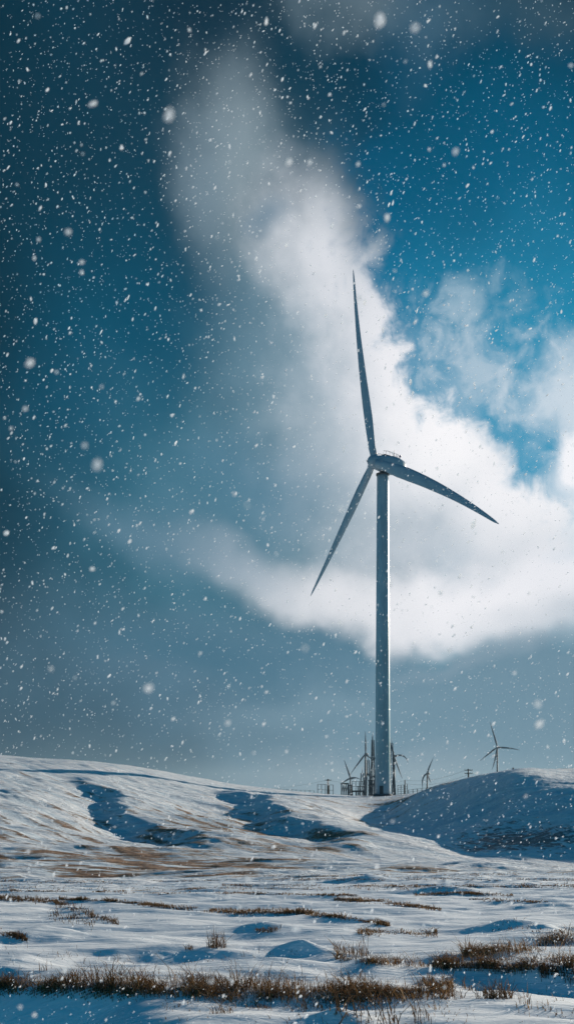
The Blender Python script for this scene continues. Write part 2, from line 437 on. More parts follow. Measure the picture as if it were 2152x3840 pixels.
nish = WN('ShaderNodeTexSky'); nish.sky_type = 'NISHITA'; nish.sun_disc = False
nish.sun_elevation = SUN_EL; nish.sun_rotation = SUN_AZ; nish.altitude = 300; nish.air_density = 1.0; nish.dust_density = .6; nish.ozone_density = 2.5
sky = wmix(1.0, nish.outputs[0], (.0, .47, .58), 'MULTIPLY')
SKYTINT = sky
def layer(cur, px, py, sx, sy, rot, colr, strength=1.0, soft=.8, amp=.5, det=.0, warped=True):
    a, e = ang(px, py)
    mp = WN('ShaderNodeMapping'); mp.vector_type = 'TEXTURE'
    mp.inputs['Location'].default_value = (a, e, 0); mp.inputs['Rotation'].default_value = (0, 0, math.radians(rot))
    mp.inputs['Scale'].default_value = (sx / 250.0, sy / 250.0, 1)
    WL.new(Pw.outputs[0] if warped else P.outputs[0], mp.inputs[0])
    ln = WN('ShaderNodeVectorMath'); ln.operation = 'LENGTH'; WL.new(mp.outputs[0], ln.inputs[0])
    r = ln.outputs['Value']
    if amp: r = wm('ADD', r, wm('MULTIPLY', wm('SUBTRACT', .5, n_big), amp * 2))
    if det: r = wm('ADD', r, wm('MULTIPLY', wm('SUBTRACT', .5, n_det), det * 2))
    f = wmr(r, 1.0, 1.0 - soft, 0, strength)
    return wmix(f, cur, colr)
W = sky
LAYERS = [
 # px,py, sx,sy, rot(ccw deg), colour, strength, soft, amp, det
 # clear air: deeper towards the top
 (1250, -150, 1500, 800, 0, (0, 40, 60), .95, .9, .1, 0),
 (1250, 560, 600, 520, 0, (0, 92, 132), .85, 1.0, .1, 0),
 (1350, 1000, 620, 520, 0, (44, 146, 190), .85, .9, .1, 0),
 'CLEAR',
 # broad tone of the dark left clouds, edge vignette painted in
 (0, 900, 1500, 1900, 0, (6, 56, 80), 1.0, .4, .15, 0),
 (330, 1000, 700, 700, 0, (4, 80, 112), .95, 1.0, .2, 0),
 (680, 1350, 860, 560, 0, (66, 118, 144), .95, .9, .2, 0),
 (800, 950, 400, 760, 18, (116, 148, 163), .9, 1.0, .2, .0),
 (380, 180, 560, 520, 0, (16, 56, 78), .8, 1.0, .3, 0),
 # upper grey plume
 (615, 400, 185, 300, 6, (132, 150, 158), .95, 1.0, .3, .1),
 (510, 480, 130, 190, 0, (118, 140, 152), .6, 1.0, .3, .05),
 (520, -20, 480, 230, 0, (14, 46, 66), .85, 1.0, .3, 0),
 # great diagonal bank
 (1000, 990, 300, 520, 36, (186, 198, 206), .95, 1.0, .25, .1),
 (1130, 1150, 560, 500, 20, (206, 213, 218), 1.0, .9, .2, .1),
 (800, 640, 180, 260, 30, (222, 225, 228), .95, 1.0, .3, .15),
 (980, 860, 230, 330, 38, (232, 233, 235), .95, 1.0, .3, .15),
 (1150, 1060, 300, 330, 40, (250, 249, 248), 1.0, .9, .3, .15),
 (1330, 1290, 360, 260, 30, (244, 244, 244), .97, .8, .3, .2),
 (1150, 1400, 520, 150, 0, (200, 208, 214), .8, 1.0, .3, .1),
 (640, 1230, 360, 200, -10, (92, 132, 154), .5, 1.0, .2, 0),
 (700, 545, 90, 50, 30, (78, 116, 138), .6, 1.0, .3, 0),
 # open blue cut back into the bank
 (1340, 330, 580, 540, 0, 'CLEAR', 1.0, .36, .2, .28),
 (1260, 700, 330, 330, 40, 'CLEAR', 1.0, .35, .25, .45),
 (1350, 1020, 170, 330, 22, 'CLEAR', .95, .5, .3, .5),
 (840, 190, 200, 160, 0, (8, 56, 80), .75, 1.0, .3, .1),
 (850, 0, 260, 110, -8, (104, 124, 134), .8, 1.0, .5, .2),
 (1090, 60, 210, 120, 20, (74, 108, 128), .65, 1.0, .5, .2),
 (1400, 0, 360, 90, 0, (60, 88, 108), .65, 1.0, .4, .2),
 # wisps on the right
 (1190, 790, 170, 110, 10, (150, 180, 196), .75, 1.0, .6, 1.1),
 (1210, 910, 190, 120, -30, (180, 200, 212), .85, 1.0, .6, 1.1),
 (1440, 990, 190, 180, 10, (205, 218, 226), .95, .8, .4, .5),
 (1460, 1180, 130, 110, 0, (245, 246, 247), 1.0, .6, .3, .4),
 (1400, 1430, 130, 60, 20, (128, 176, 200), .8, 1.0, .5, .5),
 (900, 2060, 2600, 640, 0, (92, 130, 150), 1.0, .45, .1, 0),
 # bright lower band
 (1330, 1490, 520, 150, 8, (236, 237, 239), .97, .7, .3, .2),
 (1150, 1530, 520, 90, 0, (242, 242, 243), .95, .8, .25, .15),
 (850, 1510, 360, 110, -12, (226, 228, 230), .97, 1.0, .25, .05),
 (620, 1425, 270, 75, -26, (186, 196, 204), .85, 1.0, .25, 0),
 (440, 1350, 420, 120, -16, (104, 136, 154), .7, 1.0, .2, 0),
 (1480, 1560, 460, 110, 0, (200, 208, 214), .9, 1.0, .3, .1),
 # slate air under the cloud base
 (1300, 2080, 1150, 492, 0, (106, 139, 156), 1.0, .26, .10, .10),
 (60, 1900, 900, 520, 0, (46, 82, 106), .95, 1.0, .2, 0),
 (1060, 1790, 420, 190, 0, (106, 139, 156), .9, .7, .2, .1),
 (820, 1780, 560, 60, 4, (118, 148, 163), .4, 1.0, .3, 0),
 (540, 1650, 520, 90, -8, (62, 108, 136), .7, 1.0, .3, 0),
 (1250, 1650, 400, 50, 6, (150, 168, 180), .4, 1.0, .3, .1),
 (950, 2000, 800, 150, 0, (138, 158, 170), .9, 1.0, .15, 0),
 (150, 1960, 620, 150, 0, (66, 96, 116), .8, 1.0, .3, 0),
 # vignette at the far left, painted into the sky colour
 (-420, 600, 700, 2000, 0, (4, 34, 48), .95, .9, .15, 0),
]
CLEAR = None
for ly in LAYERS:
    if ly == 'CLEAR': CLEAR = W; continue
    px, py, sx, sy, rot, c, stg, soft, amp, det = ly
    W = layer(W, px, py, sx, sy, rot, CLEAR if c == 'CLEAR' else srgb(*c), stg, soft, amp, det)
WL.new(W, bg.inputs['Color'])

# ------------------------------------------------------------------ sun
sd = bpy.data.lights.new('sun', 'SUN'); sd.energy = 4.6; sd.angle = math.radians(.5); sd.color = (1, .86, .70)
so = bpy.data.objects.new('sun', sd); col.objects.link(so)
sdir = Vector((math.sin(SUN_AZ) * math.cos(SUN_EL), math.cos(SUN_AZ) * math.cos(SUN_EL), math.sin(SUN_EL)))
so.rotation_euler = sdir.to_track_quat('Z', 'Y').to_euler(); so.location = (60, 60, 60)

# ------------------------------------------------------------------ main wind turbine
D0 = 240.0
def at(px, py, y): return Vector(((px - CX) / F * y, y, EYE + (HY - py) / F * y))
tx = px2(962.3, D0); tz = gz1(tx, D0)
HUB = at(941, 1161, D0 - 3)
axis = Vector((-.80, -.60, 0)).normalized()      # the way the rotor faces
turb = empty('wind_turbine', (tx, D0, tz - .2), 'huge grey three-bladed wind turbine standing in the saddle between the snow hills', 'wind turbine')
TO = Vector((tx, D0, tz - .2))
def tbuild(m, name, mt, parent=turb):
    return m.build(name, mt, parent, TO)
H = (HUB.z - TO.z) - 2.1
prof = []
for k in range(41):
    t = k / 40; r = (38.5 + (29.0 - 38.5) * t) / F * D0 / 2
    prof.append((r, H * t))
tw = tbuild(MB().lathe(prof, TO, 64), 'tower', M_TOWER)
for t in (.27, .55, .8):
    fl = MB(); r = (38.5 - 9.5 * t) / F * D0 / 2
    fl.lathe([(r + .003, 0), (r + .02, .02), (r + .02, .13), (r + .003, .15)], TO + Vector((0, 0, H * t)), 64)
    tbuild(fl, 'flange', M_TOWER)
tbuild(MB().lathe([(2.35, -.2), (2.35, .55), (2.2, .75), (1.9, .76)], TO, 48), 'foundation', M_CONC)
dr = MB(); dr.box(TO + Vector((-.5, -1.86, 1.75)), .9, .12, 2.0); tbuild(dr, 'door', M_STEEL)
# nacelle: a rounded body behind the hub, running back along the axis
side = axis.cross(Vector((0, 0, 1))).normalized(); UPV = Vector((0, 0, 1))
def superring(c, w, h, n=24, p=3.2):
    out = []
    for i in range(n):
        t = 2 * math.pi * i / n; ct, st_ = math.cos(t), math.sin(t)
        out.append(c + side * (math.copysign(abs(ct) ** (2 / p), ct) * w) + UPV * (math.copysign(abs(st_) ** (2 / p), st_) * h))
    return out
nb = MB(); rg = []
for s_, w, h, dzz in [(-.9, 1.35, 1.35, 0), (0, 1.65, 1.6, 0), (1.5, 1.85, 1.8, .05), (3.5, 2.1, 2.05, .05), (5.5, 2.0, 1.9, .1), (7.0, 1.8, 1.5, .15), (7.9, 1.2, .8, .2)]:
    rg.append(superring(HUB - axis * (s_ + 1.4) + UPV * dzz, w, h))
nb.ring_loft(rg); nac = tbuild(nb, 'nacelle', M_NAC)
seal = MB(); seal.lathe([(1.28, 0), (1.3, .3)], HUB - axis * 1.05, 32, axis); tbuild(seal, 'seal_ring', M_DARKRED)
tb = MB(); rg = []
base = HUB - axis * 7.2 - UPV * 1.0
for s_, w, h in [(0, .9, .5), (1.2, 1.0, .62), (2.4, .5, .2)]:
    rg.append(superring(base - axis * s_ + UPV * (-.25 + .18 * s_), w, h, 20, 2.6))
tb.ring_loft(rg); tbuild(tb, 'tail_scoop', M_NAC)
hb = MB(); hb.lathe([(1.30, -1.0), (1.5, -.5), (1.55, 0), (1.5, .5), (1.25, 1.05), (.8, 1.5), (.3, 1.72), (.02, 1.77)], HUB, 32, axis); tbuild(hb, 'hub', M_NAC)
yw = MB(); yw.lathe([(1.5, 0), (1.62, .1), (1.62, .45), (1.4, .55)], TO + Vector((0, 0, H - .35)), 40); tbuild(yw, 'yaw_ring', M_STEEL)
# roof gear
def roofp(s_, l, z): return HUB - axis * (s_ + 1.4) + side * l + UPV * (1.85 + z)
rl = MB()
for l in (-1.3, 1.3):
    pts = [roofp(s_, l, z) for s_, z in [(.2, .0), (.5, .75), (1.8, .95), (3.4, .85), (5.2, .72), (5.6, 0)]]
    rl.path(pts, [.055] * len(pts), 6)
    for s_ in (1.2, 2.4, 3.6, 4.6): rl.tube(roofp(s_, l, -.15), roofp(s_, l, .88), .04, n=6)
tbuild(rl, 'roof_rail', M_STEEL)
rh = MB(); rg = [superring(roofp(s_, 0, z), w, h, 16, 3) for s_, w, h, z in [(1.0, .5, .2, .0), (1.5, .8, .35, .1), (3.4, .8, .35, .05), (4.0, .5, .2, -.05)]]
rh.ring_loft(rg); tbuild(rh, 'roof_hatch', M_STEEL)
mm = MB()
for s_, l, h in [(5.1, .2, 1.7), (5.5, -.4, 1.35), (5.8, .5, 1.5), (6.1, 0, 1.3), (6.3, -.6, 1.1), (6.6, .35, 1.25), (5.0, -.1, 2.6)]:
    mm.tube(roofp(s_, l, -.35), roofp(s_, l, h - .4), .055 if h < 2 else .03, n=6)
for z in (.3, .75): mm.tube(roofp(5.0, 0, z - .2), roofp(6.8, .1, z - .25), .05, n=6)
mm.tube(roofp(6.0, .2, -.2), roofp(7.3, .2, .2), .05, n=6)
tbuild(mm, 'sensor_mast', M_STEEL)
lm = MB(); c = roofp(7.15, .1, 1.15); lm.lathe([(.02, -.28), (.2, -.2), (.28, 0), (.2, .2), (.02, .28)], c, 14); lm.tube(roofp(6.9, .1, -.3), c, .05, n=6)
tbuild(lm, 'beacon_lamp', M_GLASS)
an = MB(); p0 = HUB + axis * .5 - UPV * .9
an.tube(p0, p0 + axis * 1.9 + UPV * .6, .05, n=6); an.tube(p0 + axis * 1.7 + UPV * .3, p0 + axis * 1.95 + UPV * .8, .05, n=6); tbuild(an, 'wind_probe', M_STEEL)

def foil(c, chd, nrm, chord, th, n=20):
    out = []
    for i in range(n):
        t = 2 * math.pi * i / n
        xx = .5 * math.cos(t) + .12; yy = .5 * math.sin(t) * (1 - .45 * math.cos(t)) if chord > th * 1.2 else .5 * math.sin(t)
        out.append(c + chd * (xx * chord) + nrm * (yy * th))
    return out
def make_blade(tip_px, tip_py, bow, ysign, L=48.5, pitch=.12, flip=1):
    # tip on the line of sight at blade length L from the hub
    d = at(tip_px, tip_py, 1.0) - Vector((0, 0, EYE)); o_ = Vector((0, 0, EYE)) - HUB
    a = d.dot(d); b = 2 * o_.dot(d); c = o_.dot(o_) - L * L; disc = max(b * b - 4 * a * c, 0)
    y = (-b + ysign * math.sqrt(disc)) / (2 * a)
    tip = Vector((0, 0, EYE)) + d * y
    mid = (HUB + tip) / 2; ctrl = mid + (side * 0 + Vector((bow[0], 0, -bow[1])) * (D0 / F)) * 2
    ctrl = mid + Vector((bow[0], 0, -bow[1])) * (D0 / F) * 1.9
    rings = []
    S = 34
    for k in range(S + 1):
        t = k / S
        tt = .012 + .988 * t
        p = HUB * (1 - tt) ** 2 + ctrl * 2 * tt * (1 - tt) + tip * tt ** 2
        dv = ((ctrl - HUB) * (1 - tt) + (tip - ctrl) * tt).normalized()
        tang = dv.cross(axis).normalized() * flip
        nrm = tang.cross(dv).normalized()
        tw_ = pitch - .08 * (1 - t) ** 1.5 * sstep(.05, .2, t)
        ch = tang * math.cos(tw_) + nrm * math.sin(tw_); nn = ch.cross(dv).normalized()
        chord = float(np.interp(t, [0, .05, .10, .2, .3, .5, .7, .85, .95, .985, 1], [1.75, 1.85, 2.3, 2.85, 2.8, 2.25, 1.55, 1.05, .65, .42, .12]))
        th = float(np.interp(t, [0, .05, .12, .2, .3, .5, .7, .85, 1], [1.7, 1.65, 1.2, .95, .75, .5, .3, .18, .03]))
        rings.append(foil(p, ch, nn, chord, th))
    m = MB(); m.ring_loft(rings); return tbuild(m, 'blade', M_BLADE)
make_blade(888, 678, (-7, 0), 1, flip=1)
make_blade(1254, 1318, (6, -14), -1, flip=1)
make_blade(781, 1500, (3, 0), 1, flip=1)

# ------------------------------------------------------------------ far turbines
def far_turbine(px, hub_py, dist, tips, label, tw_px=3.6, skew=0.0):
    """tips: pixel offsets of each blade tip from the hub, and the sign of its depth"""
    hub = at(px, hub_py, dist); bx = px2(px + skew, dist); bz = gz1(bx, dist)
    root = empty('wind_turbine', (bx, dist, bz), label, 'wind turbine', 'small wind turbines on the far plain')
    O = Vector((bx, dist, bz)); s = dist / F
    def bl(m, n, mt): return m.build(n, mt, root, O)
    m = MB(); m.tube(O - Vector((0, 0, 1)), hub - Vector((0, 0, 1.5)), tw_px * s * .55, tw_px * s * .36, 16); bl(m, 'tower', M_FARM)
    m = MB(); ax = Vector((-.75, -.66, 0)).normalized()
    m.lathe([(.4, -6), (1.7, -5.6), (2.0, -3), (1.9, -.6), (1.4, .2)], hub, 14, ax); bl(m, 'nacelle', M_FARM)
    m = MB(); m.lathe([(1.3, .2), (1.6, .8), (1.2, 2.0), (.1, 2.6)], hub, 14, ax); bl(m, 'hub', M_FARM)
    Lm = max(math.hypot(a, b) for a, b, *_ in tips) * s * 1.03
    for tp in tips:
        a, b, sg = tp[:3]; bow = tp[3] if len(tp) > 3 else (0, 0)
        v2 = math.hypot(a, b) * s; dep = math.sqrt(max(Lm * Lm - v2 * v2, 0)) * sg
        tip = hub + Vector((a * s, dep, -b * s)); tip = tip
        ctrl = (hub + tip) / 2 + Vector((bow[0] * s, 0, -bow[1] * s)) * 2
        rings = []
        for k in range(13):
            t = k / 12
            p = hub * (1 - t) ** 2 + ctrl * 2 * t * (1 - t) + tip * t * t
            dv = ((ctrl - hub) * (1 - t) + (tip - ctrl) * t).normalized()
            ch = dv.cross(Vector((0, -1, 0))); ch = (ch if ch.length > .05 else dv.cross(Vector((1, 0, 0)))).normalized(); nn = ch.cross(dv)
            c_ = float(np.interp(t, [0, .08, .2, .6, 1], [2.0, 2.4, 3.6, 2.4, .5])) * s / .75; th = float(np.interp(t, [0, .2, 1], [2.0, 1.1, .15]))
            rings.append(foil(p, ch, nn, c_, th, 10))
        m = MB(); m.ring_loft(rings); bl(m, 'blade', M_FARB)
    return root
far_turbine(1250, 1880, 1700, [(-15, -65, 1), (44, 9, -1, (0, -2)), (-33, 32, 1), (-20, 57, -1, (2, 0))], 'clear small turbine rising behind the right hill, blades spread and lone against the sky', 4.6)
far_turbine(1074, 1946, 1750, [(17, -40, 1, (-3, 4)), (-13, 40, -1, (-5, -6)), (15, 24, 1)], 'low turbine peeping over the right hill foot with crooked drooping blades', 4.6)
far_turbine(991, 1902, 1800, [(-9, -45, 1), (29, 18, -1, (5, -9)), (22, 56, 1)], 'turbine just right of the big tower with a hooked right blade', 6.0)
far_turbine(919, 1897, 1800, [(2, -60, 1), (15, 17, -1), (-38, 52, 1)], 'turbine left of the big tower with its long blade pointing straight up', 6.2)
far_turbine(937, 1909, 2000, [(0, -62, 1), (26, -10, -1), (-3, 46, 1)], 'turbine partly hidden behind the left edge of the big tower', 3.6)
far_turbine(881, 1958, 1650, [(-15, -47, 1), (22, 3, -1, (0, -3)), (-21, 13, 1)], 'leftmost low turbine above the steel gantry', 4.2)
far_turbine(932, 1956, 1900, [(18, -8, -1), (-16, -20, 1), (-3, 24, 1)], 'tiny low turbine squeezed between the lattice masts and the big tower', 3.4)

# ------------------------------------------------------------------ yard steelwork, poles, fences near the tower
def ground_at(px, y): x = px2(px, y); return Vector((x, y, gz1(x, y)))
def lattice_mast(px, top_py, y, w, label, cat='lattice mast', spike=0, name='lattice_mast', lean=0):
    g = ground_at(px, y); h = at(px, top_py, y).z - g.z
    root = empty(name, g, label, cat, 'steel masts and frames beside the big tower')
    m = MB(); wt = w * .45
    cs = [(-1, -1), (1, -1), (1, 1), (-1, 1)]
    def P_(k, t): ww = (w + (wt - w) * t) / 2; return g + Vector((cs[k][0] * ww + lean * t, cs[k][1] * ww, h * t))
    for k in range(4): m.tube(P_(k, -.02), P_(k, 1), w * .085, n=5)
    m.build('mast_leg', M_STEEL, root, g)
    m = MB(); n = max(4, int(h / w / 1.1))
    for i in range(n):
        t0, t1 = i / n, (i + 1) / n
        for k in range(4):
            k2 = (k + 1) % 4
            m.tube(P_(k, t0), P_(k2, t1), w * .045, n=4); m.tube(P_(k, t1), P_(k2, t1), w * .05, n=4)
    m.build('bracing', M_STEEL, root, g)
    if spike:
        m = MB(); m.tube(g + Vector((lean, 0, h)), g + Vector((lean, 0, h + spike)), w * .06, w * .02, 6); m.build('antenna', M_STEEL, root, g)
    return root
lattice_mast(911, 1945, 300, 1.5, 'stubby lattice mast standing left of the straight-up turbine', spike=2)
lattice_mast(926, 1912, 320, 1.3, 'slim lattice mast right of the straight-up turbine tower', spike=1.5)
lattice_mast(937.5, 1862, 330, 1.5, 'tallest lattice mast, twin-topped, touching the left edge of the big tower', spike=3)
lattice_mast(985, 1870, 330, 1.3, 'tall lattice mast hugging the right edge of the big tower', spike=2)
lattice_mast(990, 1955, 290, 1.1, 'ladder-like lattice tower at the right foot of the big tower', 'ladder tower', name='ladder_tower')

def gantry(px0, px1, top, y, label, posts=3, beam=.35, braces=True):
    g = ground_at((px0 + px1) / 2, y); root = empty('steel_gantry', g, label, 'steel frame', 'steel masts and frames beside the big tower')
    zt = at(px0, top, y).z
    for i in range(posts):
        px = px0 + (px1 - px0) * i / (posts - 1); b = ground_at(px, y)
        m = MB(); m.box(Vector((b.x, y, (b.z - .2 + zt) / 2)), .3, .3, zt - b.z + .2); m.build('post', M_STEEL, root, g)
    a, b = Vector((px2(px0, y), y, zt)), Vector((px2(px1, y), y, zt))
    m = MB(); m.box((a + b) / 2 + Vector((0, -.17, -.05)), (b - a).length + .6, .3, beam); m.build('beam', M_STEEL, root, g)
    if braces:
        m = MB()
        for i in range(posts - 1):
            pa = px0 + (px1 - px0) * i / (posts - 1); pb = px0 + (px1 - px0) * (i + 1) / (posts - 1)
            A, B = ground_at(pa, y), ground_at(pb, y)
            m.tube(A + Vector((0, .16, .6)), Vector((B.x, y + .16, zt - .3)), .07, n=5); m.tube(Vector((A.x, y + .2, zt - 1.4)), Vector((B.x, y + .2, zt - 1.4)), .07, n=5)
        m.build('brace', M_STEEL, root, g)
    return root
gantry(859, 875, 1971, 285, 'boxy four-post steel gantry at the left end of the yard', 4)
gantry(877, 884, 1975, 300, 'narrow two-post frame leaning on the boxy gantry', 2)
gantry(886, 915, 1990, 280, 'long low steel rack under the turbine blades', 4, .45, False)
gantry(928, 941, 1962, 290, 'open two-bay frame between masts and the big tower', 3, .2)
gantry(900, 912, 1978, 310, 'tall narrow frame left of the lattice masts', 2, .25)

def utility_pole(px, top, y, label, arms=1, name='utility_pole', w=1.6, r=.16):
    g = ground_at(px, y); top_z = at(px, top, y).z
    root = empty(name, g, label, 'utility pole', 'poles along the skyline'); T = Vector((g.x, y, top_z))
    m = MB(); m.tube(g - Vector((0, 0, .5)), T, r * 1.15, r * .8, 8); m.build('pole', M_WOOD, root, g)
    for a in range(arms):
        z = T.z - .5 - a * 1.1
        m = MB(); m.box(Vector((T.x, y - .25, z)), w * 1.6, .22, .2); c = m.build('crossarm', M_WOOD, root, g)
        for s_ in (-1, -.4, .4, 1):
            m = MB(); m.lathe([(.05, 0), (.11, .1), (.06, .2), (.1, .3), (.03, .36)], Vector((T.x + s_ * w * .75, y - .25, z + .1)), 8)
            m.build('insulator', M_STEEL, c, (0, 0, 0)).location = (0, 0, 0)
            c.children[-1].data.transform(Matrix.Translation(-g))
    return T
T1 = utility_pole(825, 1960, 420, 'dark pole with crossarm standing alone left of the steel gantry', 1, r=.42)
T2 = utility_pole(1018, 1962, 430, 'plain slim pole between the big tower and the low crooked turbine', 0, r=.26)
T3 = utility_pole(1177.5, 1934, 330, 'pole with double crossarm on the right hill crest left of the clear turbine', 2, r=.26)
T4 = utility_pole(1217, 1949, 420, 'short pole top with wide arm behind the crest beside the clear turbine', 1, r=.2, w=2.2)
T5 = utility_pole(1290, 1931, 230, 'short thick marker post right of the clear turbine', 0, r=.22)

def cable(a, b, sag, label, r=.035, segs=20):
    pts = []
    for k in range(segs + 1):
        t = k / segs; p = a.lerp(b, t); p.z -= sag * 4 * t * (1 - t); pts.append(p)
    o = MB().path(pts, [r] * len(pts), 5).build('power_cable', M_STEEL, None, a)
    tag(o, label, 'cable', 'power cables along the skyline'); return o
pole_l = Vector((px2(380, 560), 560, T1.z + 1))
cable(T1 + Vector((0, 0, -.3)), at(600, 1985, 520), 1.5, 'thin cable running left from the lone dark pole')
cable(T1 + Vector((0, 0, -.5)), T2 + Vector((0, 0, -.3)), 1.5, 'cable spanning from lone dark pole past the big tower foot')
cable(T2, T3 + Vector((-.8, -.2, -.4)), 1.6, 'upper cable climbing from the plain slim pole to the double-arm pole')
cable(T2 + Vector((0, 0, -1.4)), T3 + Vector((.8, -.2, -1.5)), 2.0, 'lower cable climbing from the plain slim pole to the double-arm pole')
cable(T3 + Vector((.9, -.2, -.4)), T4 + Vector((.2, 0, -.4)), 1.0, 'cable dropping from the double-arm pole behind the crest')
cable(T4 + Vector((.5, 0, -.4)), T5 + Vector((0, 0, -.1)), 1.2, 'cable running from behind the crest to the thick marker post')

def fence(px0, px1, y, h, n, rails, label, name='wire_fence', r=.06, pr=.07):
    g = ground_at((px0 + px1) / 2, y); root = empty(name, g, label, 'fence', 'fences along the skyline')
    tops = []
    for i in range(n):
        b = ground_at(px0 + (px1 - px0) * i / (n - 1), y)
        MB().box(b + Vector((0, 0, h / 2 - .1)), pr * 2, pr * 2, h + .2).build('post', M_WOOD, root, g)
        tops.append(b)
    for k in range(rails):
        m = MB()
        for i in range(n - 1):
            m.tube(tops[i] + Vector((0, 0, h * (k + 1) / rails - .05)), tops[i + 1] + Vector((0, 0, h * (k + 1) / rails - .05)), r * .5, n=5)
        m.build('wire', M_STEEL, root, g)
    return root
fence(799, 838, 300, 3.2, 5, 2, 'tall mesh enclosure round the foot of the lone dark pole', 'yard_fence', .12, .08)
fence(1000, 1024, 280, 3.0, 4, 5, 'many-wired fence from the ladder tower to the plain slim pole', r=.09)
fence(886, 912, 270, 4.0, 4, 3, 'railing left of the lattice masts', 'yard_fence', .12)
fence(1027, 1150, 236, 1.0, 12, 2, 'low wire fence climbing the hill foot past the crooked turbine', r=.07)
fence(1292, 1345, 200, .9, 6, 1, 'low rail fence right of the thick marker post', r=.12)
fence(700, 790, 290, .9, 9, 1, 'low wire fence fading out left of the enclosure', r=.07)

# ------------------------------------------------------------------ grass
def grass_mat():
    m = bpy.data.materials.new('dry_grass'); m.use_nodes = True; nt = m.node_tree; b = nt.nodes['Principled BSDF']
    a = nt.nodes.new('ShaderNodeAttribute'); a.attribute_name = 'tone'
    r = nt.nodes.new('ShaderNodeValToRGB'); e = r.color_ramp.elements
    e[0].color = (.035, .022, .014, 1); e[1].color = (.42, .25, .11, 1); x = e.new(.5); x.color = (.12, .068, .035, 1)
    x = e.new(.82); x.color = (.25, .13, .05, 1)
    nt.links.new(a.outputs['Fac'], r.inputs[0]); nt.links.new(r.outputs[0], b.inputs['Base Color'])
    b.inputs['Roughness'].default_value = .6; b.inputs['Specular IOR Level'].default_value = .3
    tr = nt.nodes.new('ShaderNodeBsdfTranslucent'); nt.links.new(r.outputs[0], tr.inputs[0])
    mx = nt.nodes.new('ShaderNodeMixShader'); mx.inputs[0].default_value = .25
    nt.links.new(b.outputs[0], mx.inputs[1]); nt.links.new(tr.outputs[0], mx.inputs[2]); nt.links.new(mx.outputs[0], nt.nodes['Material Output'].inputs[0])
    return m
M_GRASS = grass_mat()
def blades(P0, hgt, wid, lean=.35, tone=(0, 1), droop=.5, wind=(-.12, -.05)):
    n = len(P0); h = hgt * rs.uniform(.3, 1.15, n) * np.clip(.8 + 1.3 * fbm(P0[:, 0] * 2.4, P0[:, 1] * 3.5, 171, 2), .3, 1.6); a = rs.uniform(0, 2 * np.pi, n); ln = np.abs(rs.normal(0, lean, n))
    dxy = np.stack([np.cos(a) * ln + wind[0], np.sin(a) * ln + wind[1]], -1)
    fa = rs.uniform(0, np.pi, n); wv = np.stack([np.cos(fa), np.sin(fa) * .6, np.zeros(n)], -1)
    w = wid * rs.uniform(.6, 1.3, n); dr = droop * rs.uniform(0, 1, n) ** 2
    V = []
    for t, ww in ((0, 1), (.35, .95), (.7, .7), (1, 0)):
        c = P0.copy(); c[:, :2] += dxy * (h * (t ** 1.7) * (1 + dr))[:, None]; c[:, 2] += h * (t - dr * t ** 3 * .7) - (.02 if t == 0 else 0)
        if ww: V += [c - wv * (w * ww / 2)[:, None], c + wv * (w * ww / 2)[:, None]]
        else: V += [c]
    V = np.stack(V, 1)          # n,7,3
    b = (np.arange(n) * 7)[:, None]
    quad = np.concatenate([b + [0, 1, 3, 2], b + [2, 3, 5, 4], ], 1); tri_ = b + [4, 5, 6]
    idx = np.concatenate([quad, tri_], 1).ravel(); tt = np.tile([4, 4, 3], n)
    tn = np.repeat(rs.uniform(tone[0], tone[1], n), 7)
    return V.reshape(-1, 3), idx, tt, tn
def grass_obj(name, parts, label, kind=None, cat=None, group=None, origin=None):
    Vs, Is, Ts, Tn, off = [], [], [], [], 0
    for V, i, t, tn in parts:
        Vs.append(V); Is.append(i + off); Ts.append(t); Tn.append(tn); off += len(V)
    V = np.concatenate(Vs); o0 = np.zeros(3) if origin is None else np.array(origin)
    me = np_mesh(name, V - o0, np.concatenate(Is), np.concatenate(Ts), False)
    a = me.attributes.new('tone', 'FLOAT', 'POINT'); a.data.foreach_set('value', np.concatenate(Tn).astype(np.float32))
    o = new_obj(name, me, M_GRASS); o.location = o0
    tag(o, label, cat, group, kind); return o
def band(pts, thick, n, clump=1.0, seed=0, spread=1.0):
    """points on the snow along a polyline of survey marks; thick = spread in marks"""
    pts = np.array(pts, float); t = rs.uniform(0, 1, n * 3); xs = pts[0, 0] + t * (pts[-1, 0] - pts[0, 0])
    yc = np.interp(xs, pts[:, 0], pts[:, 1]); th = np.interp(xs, np.linspace(pts[0, 0], pts[-1, 0], len(thick)), thick)
    ys = yc + rs.normal(0, .5, n * 3) * th
    G = on_ground(xs, ys)
    k = fbm(G[:, 0] * 2.2 / spread, G[:, 1] * 2.2 / spread, 131 + seed, 3) * clump + rs.uniform(-.5, .5, n * 3)
    G = G[k > 0][:n]; return G
P_ = []
# main dark band across the foreground
G = band([(-60, 2478), (200, 2478), (400, 2482), (620, 2492), (850, 2502), (1000, 2500), (1130, 2490)], [12, 15, 20, 25, 25, 20, 8], 6000, 1.6, 1)
P_.append(blades(G, .165, .0055, .7, (0, 1), 1.0))
G = band([(-60, 2482), (400, 2490), (850, 2506), (1140, 2492)], [12, 18, 26, 12], 900, 1.0, 3)
P_.append(blades(G, .25, .0055, .5, (.2, 1), .9))
G = band([(-60, 2488), (400, 2496), (850, 2520), (1140, 2500)], [12, 18, 24, 12], 3000, 1.0, 2)
P_.append(blades(G, .07, .007, .9, (.3, 1)))
